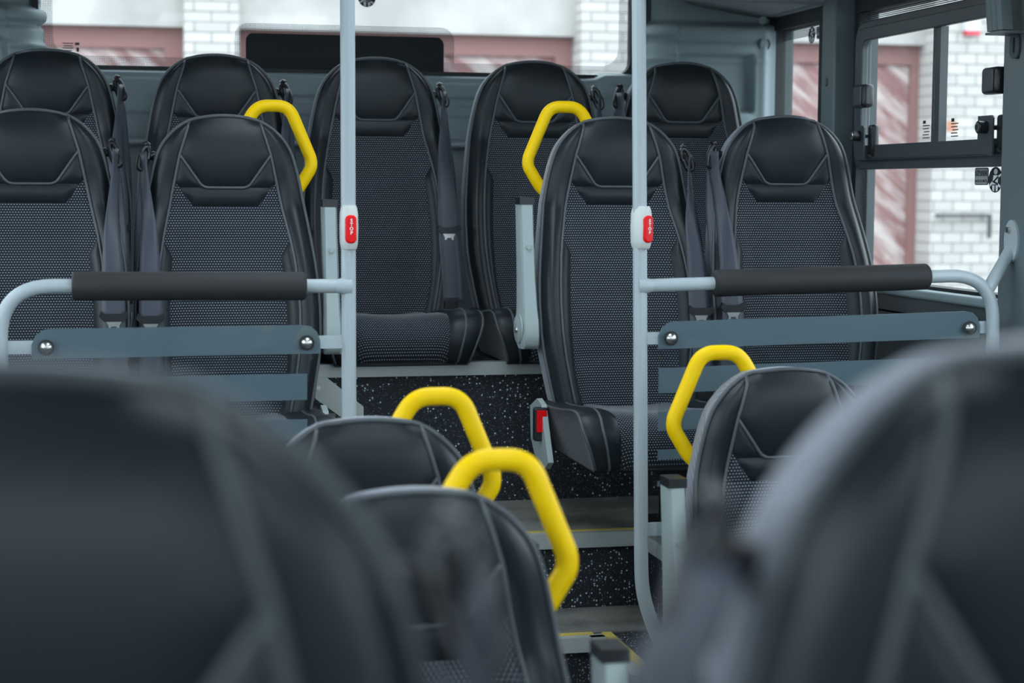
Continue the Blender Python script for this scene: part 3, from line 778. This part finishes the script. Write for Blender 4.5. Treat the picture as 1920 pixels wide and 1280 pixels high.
def add_belt(root, s, sway=0.0):
    """guide on side s, strap down the bolster, tongue hanging on it"""
    def guide():
        mb = MB().tube([(0.140, 0.020, -0.073), (0.176, 0.012, -0.075)], 0.0088, 12).tube([(0.158, 0.016, -0.074), (0.164, 0.015, -0.074)], 0.011, 12)
        loop = catmull([(0.172, 0.010, -0.056), (0.182, 0.006, -0.056), (0.190, 0.0, -0.072), (0.195, -0.006, -0.090), (0.194, -0.008, -0.102), (0.185, -0.006, -0.103), (0.179, -0.002, -0.092), (0.173, 0.006, -0.074)], 5, True)
        mb.tube(loop, 0.0064, 8, closed=True)
        mb.tube([(0.171, 0.010, -0.050), (0.176, 0.008, -0.045), (0.182, 0.006, -0.048)], 0.006, 8)
        return flip_mb(mb, s)
    part(('guide', s), 'belt_guide', guide, 'black_plastic', root)
    def strap():
        mb = MB(); rows = []
        for i in range(41):
            t = i/40; z = -0.066-t*0.562
            cx = 0.186-0.012*sm(0, .35, t)+0.008*sm(0.7, 1, t)+sway*sm(0.0, 0.12, t)*sm(0.75, 0.35, t)
            w = 0.008+0.0185*sm(0.0, 0.62, t)
            yb = min(yf(0.17, z), yf(0.15, z))-0.016 if z < -0.2 else yf(0.175, z)*0+(-0.016)*(1-sm(-0.10, -0.2, z))+(min(yf(0.17, -0.2), yf(0.15, -0.2))-0.016)*sm(-0.10, -0.2, z)
            tw = (1-sm(0.0, 0.5, t))*0.8
            row = []
            for j in range(5):
                q = -1+j/2
                row.append((cx+q*w, yb+q*0.022*sin(tw)-0.003*(1-q*q), z))
            rows.append(row)
        mb.grid(rows)
        rows = []
        for i in range(31):
            t = i/30; z = -0.105-t*0.56
            cx = 0.190+0.006*sin(t*pi); w = (0.005+0.009*sin(pi*min(1, t*1.15)))*(1-0.75*sm(0.7, 1, t))
            yb = -0.002+(yline(z)-0.014)*sm(-0.1, -0.3, z)
            rows.append([(cx+q*w, yb+q*0.006, z) for q in (-1, -0.5, 0, 0.5, 1)])
        mb.grid(rows)
        return flip_mb(mb, s)
    def mkstrap():
        o = strap().build('belt_strap', 'belt_webbing', smooth=True); d = o.data
        bpy.data.objects.remove(o); return d
    st = child('belt_strap', cached(('strap', s, sway), mkstrap), root)
    mdf = st.modifiers.new('thick', 'SOLIDIFY'); mdf.thickness = 0.0016
    ty = min(yf(0.17, -0.44), yf(0.15, -0.44))-0.020
    def tongue():
        return flip_mb(MB().prism([(0.143, -0.436), (0.147, -0.424), (0.156, -0.430), (0.194, -0.430), (0.203, -0.424), (0.207, -0.436), (0.196, -0.447), (0.154, -0.447)], 'y', ty-0.008, ty+0.006), s)
    part(('tongue', s), 'belt_tongue', tongue, 'black_plastic', st, False)
    def plate():
        o_ = [(0.158, -0.447), (0.192, -0.447), (0.187, -0.456), (0.187, -0.478), (0.184, -0.482), (0.166, -0.482), (0.163, -0.478), (0.163, -0.456)]
        i_ = [(0.169, -0.458), (0.181, -0.458), (0.1812, -0.460), (0.1812, -0.474), (0.180, -0.475), (0.170, -0.475), (0.1688, -0.474), (0.1688, -0.460)]
        return flip_mb(MB().ring(o_, i_, 'y', ty-0.004, ty-0.001), s)
    part(('plate', s), 'latch_plate', plate, 'steel', st, False)
    def anchor():
        return flip_mb(MB().box(0.160, 0.196, yf(0.17, -0.63)-0.022, yf(0.17, -0.63)-0.010, -0.645, -0.615), s)
    part(('anchor', s), 'belt_anchor', anchor, 'black_plastic', st, False)
def add_handle(root, s):
    def mk():
        pts = rounded([(0.040, 0.045, -0.030), (0.052, 0.045, 0.002), (0.079, 0.045, 0.046), (0.152, 0.045, 0.046), (0.204, 0.045, -0.078), (0.204, 0.045, -0.098), (0.172, 0.045, -0.150), (0.145, 0.045, -0.170)], 0.028, 7)
        fine = []
        for a, b_ in zip(pts, pts[1:]):
            k = max(1, int((b_-a).length/0.012)); fine += [a+(b_-a)*i/k for i in range(k)]
        fine.append(pts[-1])
        return flip_mb(MB().tube(fine, 0.0145, 16, flat=0.95), s)
    part(('handle', s), 'grab_handle', mk, 'yellow_plastic', root)
def add_armrest(root, s):
    def body():
        mb = MB(); rings = []
        for (z, y, w, d) in ((-0.188, -0.050, 0.0165, 0.026), (-0.26, -0.060, 0.0165, 0.027), (-0.36, -0.075, 0.0175, 0.029), (-0.43, -0.088, 0.019, 0.034), (-0.46, -0.092, 0.021, 0.040), (-0.49, -0.096, 0.021, 0.042), (-0.512, -0.098, 0.021, 0.036), (-0.524, -0.099, 0.020, 0.020)):
            c = 0.34
            rings.append([(0.234+w*a, y+d*b_, z) for a, b_ in ((-1, 1), (1, 1), (1, -1+c), (1-c*0.8, -1), (-1+c*0.8, -1), (-1, -1+c))])
        n_ = 6; v = [q for r in rings for q in r]; f = [(i*n_+j, i*n_+(j+1) % n_, (i+1)*n_+(j+1) % n_, (i+1)*n_+j) for i in range(len(rings)-1) for j in range(n_)]
        f += [tuple(range(n_)), tuple((len(rings)-1)*n_+j for j in range(n_))]
        return flip_mb(mb.add(v, f), s)
    a = part(('arm', s), 'armrest', body, 'light_plastic', root)
    def cap(): return flip_mb(MB().box(0.2165, 0.2515, -0.077, -0.023, -0.188, -0.171), s)
    c = part(('armcap', s), 'armrest_cap', cap, 'black_plastic', a, False)
    def disc():
        mb = MB(); mb.tube([(0.2545, -0.095, -0.478), (0.2600, -0.095, -0.478)], 0.034, 24)
        mb.tube([(0.2600, -0.095, -0.478), (0.262, -0.095, -0.478)], [0.034, 0.031], 24)
        return flip_mb(mb, s)
    part(('armdisc', s), 'pivot_cover', disc, 'light_plastic', a)
    def screw(): return flip_mb(MB().tube([(0.262, -0.097, -0.480), (0.266, -0.097, -0.480)], [0.008, 0.006], 12), s)
    part(('armscrew', s), 'pivot_screw', screw, 'steel', a)
    def button(): return flip_mb(MB().tube([(0.234, -0.0985, -0.287), (0.234, -0.0905, -0.287)], 0.0055, 14), s)
    part(('armdot', s), 'plug', button, 'light_plastic', a)
def add_buckle(root, s):
    def plate():
        return flip_mb(MB().prism([(-0.05, -0.665), (-0.12, -0.640), (-0.165, -0.650), (-0.19, -0.70), (-0.235, -0.775), (-0.20, -0.795), (-0.10, -0.775), (-0.06, -0.74)], 'x', 0.205, 0.218), s)
    g = part(('bplate', s), 'side_cover', plate, 'light_plastic', root, False)
    def housing(): return flip_mb(MB().box(0.202, 0.236, -0.172, -0.150, -0.735, -0.655), s)
    h = part(('bhouse', s), 'buckle', housing, 'black_plastic', root, False)
    md = h.modifiers.new('bevel', 'BEVEL'); md.width = 0.006; md.segments = 2
    def red(): return flip_mb(MB().box(0.2075, 0.2305, -0.178, -0.171, -0.712, -0.662), s)
    part(('bred', s), 'release_button', red, 'red_button', h, False)
def seat(loc, label, belt=None, handle=None, arm=None, buckle=None, floor=None, legx=0.0, group='bus seats', sway=0.0):
    root = empty('bus_seat', label, 'seat', loc, group)
    for nm, d in DATA.items(): child(nm.split('.')[0], d, root)
    if belt: add_belt(root, belt, sway)
    if handle: add_handle(root, handle)
    if arm: add_armrest(root, arm)
    if buckle: add_buckle(root, buckle)
    if floor is not None:
        h = floor-loc[2]
        if h < -0.79:
            o = MB().box(legx-0.03, legx+0.03, -0.34, -0.10, h+0.012, -0.765).box(legx-0.07, legx+0.07, -0.42, -0.04, h, h+0.012).build('seat_leg', 'under_seat', root)
    return root
G5, G4 = 'back row seats', 'seats behind the partitions'
Y5, Z5, Y4, Z4 = 4.815, 0.326, 4.165, 0.150
seat((-0.151, Y5, 0.330), 'black leather bus seat at the far left end of the back row', belt=1, group=G5, floor=-0.445)
seat((0.281, Y5, Z5), 'back row seat second from the left, behind the yellow handle', belt=1, group=G5, floor=-0.445)
seat((0.705, Y5, Z5), 'middle seat of the back row, behind the left pole, belt hanging at its right', belt=1, group=G5, floor=-0.445)
seat((1.141, Y5, Z5), 'back row seat to the right of the middle one, grey armrest in front of it', belt=1, group=G5, floor=-0.445)
seat((1.568, Y5, 0.331), 'back row seat at the far right end, beside the moulded corner panel', belt=-1, group=G5, floor=-0.445)
seat((-0.168, Y4, 0.150), 'seat behind the left padded rail on the window side, cut by the frame', belt=1, group=G4, floor=-0.80, legx=-0.05)
L2 = seat((0.262, 4.184, 0.143), 'aisle seat behind the left padded rail with a yellow handle at its shoulder', belt=-1, handle=1, arm=1, buckle=1, group=G4, floor=-0.80, legx=-0.10)
seat((1.190, Y4, 0.150), 'aisle seat behind the right pole with yellow handle and red belt buckle', belt=1, handle=-1, arm=-1, buckle=-1, group=G4, floor=-0.80, legx=0.12)
seat((1.611, 4.140, 0.158), 'seat behind the right padded rail beside the side window', belt=-1, group=G4, floor=-0.80, legx=0.05)
G3 = 'seats in front of the steps'
seat((1.233, 3.136, -0.352), 'seat in front of the right partition with yellow handle, mostly behind the blurred seat', handle=-1, arm=-1, group=G3, floor=FLOOR, legx=0.05)
seat((0.384, 2.701, -0.372), 'seat below the left pole with the further of the two overlapping yellow handles', handle=1, arm=1, group=G3, floor=FLOOR, legx=-0.05)
seat((0.358, 2.123, -0.385), 'blurred seat at bottom centre with the nearer overlapping yellow handle', handle=1, arm=1, group=G3, floor=FLOOR, legx=-0.05)
GF = 'large blurred seats nearest the viewer'
seat((-0.047, 0.682, -0.085), 'very large blurred seat back filling the lower left corner', belt=1, group=GF, floor=-1.15)
seat((0.421, 0.695, -0.083), 'very large blurred seat back filling the lower right corner', belt=-1, group=GF, floor=-1.15, sway=0.028)
# pale steel brace beside the aisle seat on the left
o = MB().prism([(4.30, -0.455), (4.30, -0.505), (4.06, -0.63), (4.06, -0.565)], 'x', 0.50, 0.506)
o.v = [(0.487+(4.30-y)*0.50+(x-0.50), y*0+4.27, z) if True else (x, y, z) for x, y, z in o.v]
# ------------------------------------------------------------------ partitions
def pole(mb, x0, x1, zt, zb, y, r=0.0145):
    n_ = 40; rows = []
    for z, x in ((zt, x0), (zb, x1)):
        ring = []
        for j in range(n_):
            a = 2*pi*j/n_; rr = r*(1-0.07*(1 if j % 4 == 0 else 0))
            ring.append((x+rr*cos(a), y+rr*sin(a), z))
        rows.append(ring)
    v = rows[0]+rows[1]; f = [(j, (j+1) % n_, n_+(j+1) % n_, n_+j) for j in range(n_)]+[tuple(range(n_)), tuple(range(2*n_-1, n_-1, -1))]
    return mb.add(v, f)
def screw(parent, x, z, y):
    o = MB().tube([(x, y, z), (x, y-0.003, z), (x, y-0.007, z), (x, y-0.009, z)], [0.0115, 0.0115, 0.009, 0.004], 20).build('screw', 'steel', parent); shade_auto(o, 50)
    MB().box(x-0.0055, x+0.0055, y-0.0096, y-0.0085, z-0.0011, z+0.0011).box(x-0.0011, x+0.0011, y-0.0096, y-0.0085, z-0.0055, z+0.0055).build('screw_cross', 'letter_dark', o)
    w = MB().tube([(x, y+0.0, z), (x, y-0.002, z)], 0.0145, 20).build('washer', 'black_rubber', parent)
YP = 3.5
def partition(side):
    left = side < 0
    root = empty('glazed_partition', '%s glazed partition with grey pole, black padded rail and frosted bands' % ('left' if left else 'right'), 'partition', (0.458 if left else 1.065, YP, -0.80 if left else -0.981), 'glazed partitions')
    off = Vector(root.location)
    def bl(mb, name, mat, par=root, **k):
        mb.v = [(x-off.x, y-off.y, z-off.z) for x, y, z in mb.v] if par is root else [(x-off.x, y-off.y, z-off.z) for x, y, z in mb.v]
        return mb.build(name, mat, par, **k)
    if left:
        px = lambda z: 0.4575+0.0013*(0.363-z)
        zfl = -0.80; gx0, gx1 = -0.147, 0.401; gi0, gi1 = -0.128, 0.375; gz0 = -0.78
        tilt = lambda x: 0.004*x
        rail = rounded([(0.455, YP, -0.1935), (-0.204, YP, -0.189), (-0.204, YP, -0.80)], 0.10, 10)
        pad = (-0.071, 0.374); tabs = ((0.46, 0.345), (-0.20, -0.085)); sx = (-0.120, 0.374)
    else:
        px = lambda z: 1.047+0.0160*(0.379-z)
        zfl = -0.981; gx0, gx1 = 1.094, 1.812; gi0, gi1 = 1.096, 1.780; gz0 = -0.79
        tilt = lambda x: 0.020*(x-1.10)
        rail = rounded([(1.062, YP, -0.197), (1.838, YP-0.01, -0.178), (1.850, YP-0.01, -0.80)], 0.10, 10)
        pad = (1.213, 1.690); tabs = ((1.06, 1.145), (1.845, 1.755)); sx = (1.120, 1.785)
    zend = zfl if left else -0.72
    mb = pole(MB(), px(0.83), px(zend), 0.83, zend, YP)
    fx = px(zfl)
    if not left:
        fx = px(-0.72)+0.065
        q0 = px(-0.72)
        mb.tube(catmull([(q0, YP, -0.715), (q0+0.001, YP, -0.77), (q0+0.004, YP, -0.82), (q0+0.014, YP, -0.865), (q0+0.036, YP, -0.925), (fx, YP, zfl)], 5), 0.0145, 20)
    o = bl(mb, 'pole', 'pole_paint'); shade_auto(o, 60)
    foot = bl(MB().tube([(fx, YP, zfl), (fx, YP, zfl+0.008)], 0.035, 24), 'pole_foot', 'pole_paint'); shade_auto(foot)
    mb = MB().tube(rail, 0.0138, 16)
    jx = px(-0.195); s = -1 if left else 1
    mb.tube([(jx, YP, rail[0].z), (jx+s*0.012, YP-0.004, rail[0].z), (jx+s*0.022, YP, rail[0].z)], [0.020, 0.0165, 0.0138], 16)
    o = bl(mb, 'rail', 'pole_paint'); shade_auto(o, 60)
    zc = lambda x: rail[0].z+(x-rail[0].x)*((-0.189+0.1935)/(-0.66) if left else 0.0245)
    m_ = MB()
    k0, k1 = pad
    pts = [(k0+(k1-k0)*t, YP-0.002, zc(k0+(k1-k0)*t)) for t in (0, 0.006, 0.012, 0.25, 0.5, 0.75, 0.988, 0.994, 1)]
    m_.tube(pts, [0.0235, 0.0265, 0.0278, 0.0278, 0.0278, 0.0278, 0.0278, 0.0265, 0.0235], 28)
    o = bl(m_, 'rail_padding', 'black_rubber'); shade_auto(o, 55)
    # flat tabs
    for a, b_ in tabs:
        z = -0.305+tilt((a+b_)/2)
        o = bl(MB().box(min(a, b_), max(a, b_), YP-0.004, YP+0.004, z-0.0125, z+0.0125), 'bracket_tab', 'pole_paint')
    if not left:
        bl(MB().box(1.06, 1.108, YP-0.004, YP+0.004, -0.715, -0.688), 'bracket_tab', 'pole_paint')
        # diagonal stay up to the pillar with an oval foot plate
        mb = MB().tube([(1.826, YP-0.008, -0.212), (1.900, YP+0.035, -0.128)], 0.0138, 14)
        o = bl(mb, 'wall_stay', 'pole_paint'); shade_auto(o)
        mb = MB().prism([(3.528+0.030*cos(a*pi/10), -0.108+0.046*sin(a*pi/10)) for a in range(20)], 'x', 1.896, 1.9045)
        pl = bl(mb, 'stay_plate', 'pole_paint')
        mb = MB().tube([(1.8955, 3.535, -0.084), (1.890, 3.535, -0.084)], 0.007, 12)
        bl(mb, 'plate_bolt', 'steel', pl)
    # glass outline
    zt0, zt1 = -0.270+tilt(gx0), -0.270+tilt(gx1)
    top = [(gx0, zt0-0.03), (gx0+0.008, zt0-0.012), (gx0+0.022, zt0-0.002), (gx0+0.036, zt0), (gx1-0.036, zt1), (gx1-0.018, zt1-0.003), (gx1-0.006, zt1-0.014), (gx1, zt1-0.032)]
    def tl(x): return -0.336+tilt(x)
    poly = top + [(gx1, tl(gx1)), (gi1+0.010, tl(gx1)), (gi1+0.003, tl(gx1)-0.003), (gi1, tl(gx1)-0.010), (gi1, gz0), (gi0, gz0), (gi0, tl(gx0)-0.012), (gi0-0.004, tl(gx0)-0.003), (gi0-0.010 if left else gx0, tl(gx0)), (gx0, tl(gx0))]
    yg = YP-0.010
    gl = bl(MB().prism(poly, 'y', yg-0.003, yg+0.003), 'glass_panel', 'partition_glass')
    for (a, b_) in ((-0.2705, -0.327), (-0.366, -0.418), (-0.456, -0.496), (-0.535, -0.556), (-0.60, -0.612)):
        x0, x1 = (gi0, gi1)
        if a > -0.28:
            pl2 = top + [(gx1, b_+tilt(gx1)), (gx0, b_+tilt(gx0))]
        else: pl2 = [(x0, a+tilt(x0)), (x1, a+tilt(x1)), (x1, b_+tilt(x1)), (x0, b_+tilt(x0))]
        bl(MB().prism(pl2, 'y', yg+0.0032, yg+0.0038), 'frosted_band', 'frosted_band', gl, fix=True)
    for q in sx:
        z = -0.305+tilt(q)
        sc = MB()
        o = bl(MB().tube([(q, yg-0.003, z), (q, yg-0.006, z), (q, yg-0.010, z), (q, yg-0.012, z)], [0.0115, 0.0115, 0.009, 0.004], 20), 'screw', 'steel', gl); shade_auto(o, 50)
        bl(MB().tube([(q, yg-0.0032, z), (q, yg-0.0045, z)], 0.0150, 20), 'washer', 'black_rubber', gl)
    # edge of the glass: polished pale rim
    return root, px
pl_, pxl = partition(-1)
pr_, pxr = partition(1)
# stop buttons on the poles
def stop_button(x, zc, label, turn):
    root = empty('stop_button', label, 'button', (x, YP, zc), 'stop buttons on the poles')
    rows = []; n_ = 28
    for z, k in ((-0.043, 0.90), (-0.040, 1.02), (-0.028, 1.16), (0.0, 1.20), (0.028, 1.16), (0.039, 1.04), (0.044, 0.92)):
        ring = []
        for j in range(n_):
            a = 2*pi*j/n_; ex = 0.0150*k*abs(cos(a))**0.8*(1 if cos(a) >= 0 else -1); ey = 0.0185*k*abs(sin(a))**0.8*(1 if sin(a) >= 0 else -1)
            if ey < 0: ey *= 1.15
            ring.append((ex, ey, z))
        rows.append(ring)
    v = [q for r in rows for q in r]; f = [(i*n_+j, i*n_+(j+1) % n_, (i+1)*n_+(j+1) % n_, (i+1)*n_+j) for i in range(len(rows)-1) for j in range(n_)]
    f += [tuple(range(n_)), tuple((len(rows)-1)*n_+j for j in range(n_))]
    h = MB().add(v, f).build('housing', 'white_plastic', root); shade_auto(h, 60)
    o = MB().prism(rrect(-0.0112, 0.0112, -0.030, 0.0255, 0.0095, 6), 'y', -0.0285, -0.015).build('red_plate', 'red_button', root); bevel(o, 0.0035, 3)
    for i, ch in enumerate('STOP'):
        text_mesh('lettering', ch, 0.0090, 'letter_white', o, (0.0005, -0.0288, 0.0145-i*0.0080), (pi/2, 0, 0), depth=0.0004)
    root.rotation_euler = (0, 0, turn)
stop_button(pxl(-0.08)+0.001, -0.079, 'red STOP button in a white housing on the left pole', radians(2))
stop_button(pxr(-0.08)+0.002, -0.079, 'red STOP button in a white housing on the right pole', radians(22))
# brace beside the left aisle seat
o = MB().prism([(0.470, -0.448), (0.497, -0.448), (0.585, -0.520), (0.585, -0.565), (0.560, -0.565), (0.470, -0.498)], 'y', 4.2, 4.206)
br_ = o.build('seat_brace', 'brushed_plate', L2); br_.location = -Vector(L2.location); br_['label'] = 'pale steel brace plate'
for q in ((0.478, -0.473), (0.566, -0.553)):
    g = MB().tube([(q[0], 4.2, q[1]), (q[0], 4.197, q[1])], 0.005, 12).build('brace_screw', 'steel', br_)

# ------------------------------------------------------------------ fittings at the top right
root = empty('ceiling_bracket', 'grey ribbed bracket hanging from the ceiling beside the right pillar', 'bracket', (1.86, 3.55, 0.345))
o = MB()
a, b_ = Vector((1.860, 3.570, 0.53)), Vector((1.860, 3.533, 0.340))
sec = [(-0.012, -0.034), (-0.016, -0.022), (-0.013, -0.010), (-0.016, 0.0), (-0.013, 0.010), (-0.016, 0.022), (-0.012, 0.034), (0.012, 0.034), (0.012, -0.034)]
v = [(p.x+q[0], p.y+q[1], p.z) for p in (a, b_) for q in sec]; n_ = len(sec)
o.add(v, [(j, (j+1) % n_, n_+(j+1) % n_, n_+j) for j in range(n_)]+[tuple(range(n_)), tuple(range(n_, 2*n_))])
q_ = o.build('ribbed_arm', 'pillar_paint', root); q_.location = -Vector(root.location)
q_ = MB().box(1.845, 1.905, 3.50, 3.57, 0.333, 0.338).build('foot_plate', 'pillar_paint', root); q_.location = -Vector(root.location)
ol = rrect(3.515, 3.556, 0.282, 0.338, 0.0195, 6); il = rrect(3.532, 3.540, 0.294, 0.328, 0.0038, 6)
q_ = MB().ring(ol, il, 'x', 1.895, 1.9045).build('keyhole_plate', 'dark_trim', root); q_.location = -Vector(root.location)

# ------------------------------------------------------------------ outside
struct(MB().box(-30, 45, -30, 45, -2.25, -2.0).build('ground', 'asphalt'), 'asphalt yard outside the bus')
GY = 14.0
bd = empty('garage_building', 'white brick garage block with faded red doors seen through the windows', 'building', (3.0, GY, -2.0))
def gpart(mb, name, mat):
    o = mb.build(name, mat, bd); o.location = -Vector(bd.location); return o
gpart(MB().box(-14, 18, GY+0.10, GY+0.5, 1.22, 5.0), 'lintel', 'concrete')
gpart(MB().box(-14, 18, GY+0.32, GY+0.6, -2.0, 5.0), 'wall', 'concrete')
P = 3.11
for k, x0 in enumerate((-5.64, -2.53, 0.577, 3.69, 6.74, 10.5)):
    x1 = x0+0.41 if k != 4 else x0+2.2
    gpart(MB().box(x0, x1, GY-0.08, GY+0.35, -2.0, 2.6), 'brick_pillar' if k != 4 else 'brick_wall', 'white_brick' if k != 4 else 'small_brick')
    if k == 4: continue
    d0, d1 = (x0+0.41), x0+P
    if k == 5: continue
    dr = gpart(MB().box(d0+0.14, d1-0.14, GY+0.24, GY+0.32, -2.0, 1.06), 'garage_door', 'faded_red_paint')
    gpart(MB().box(d0, d0+0.14, GY+0.20, GY+0.34, -2.0, 1.22).box(d1-0.14, d1, GY+0.20, GY+0.34, -2.0, 1.22).box(d0+0.1401, d1-0.1401, GY+0.20, GY+0.34, 1.0605, 1.22), 'door_frame', 'door_rail_paint')
# small things on the brick wall
s_ = MB().box(6.984, 7.112, GY-0.15, GY-0.082, 1.329, 1.60).build('wall_sign', 'sign_white'); tag(s_, 'small white box with a red lower edge high on the brick wall outside', 'sign')
MB().box(6.984, 7.112, GY-0.152, GY-0.10, 1.292, 1.3289).build('red_edge', 'sign_red', s_)
s_ = MB().box(6.76, 7.26, GY-0.16, GY-0.12, -0.22, -0.195).box(7.24, 7.26, GY-0.16, GY-0.12, -0.40, -0.22).box(6.8, 6.83, GY-0.121, GY-0.079, -0.215, -0.20).box(7.2, 7.23, GY-0.121, GY-0.079, -0.215, -0.20).build('wall_bracket', 'dark_iron'); tag(s_, 'dark iron angle bracket low on the brick wall outside', 'bracket')
gpart(MB().box(6.863, 6.952, GY-0.084, GY-0.075, 0.494, 0.582), 'orange_patch', 'orange_paint')
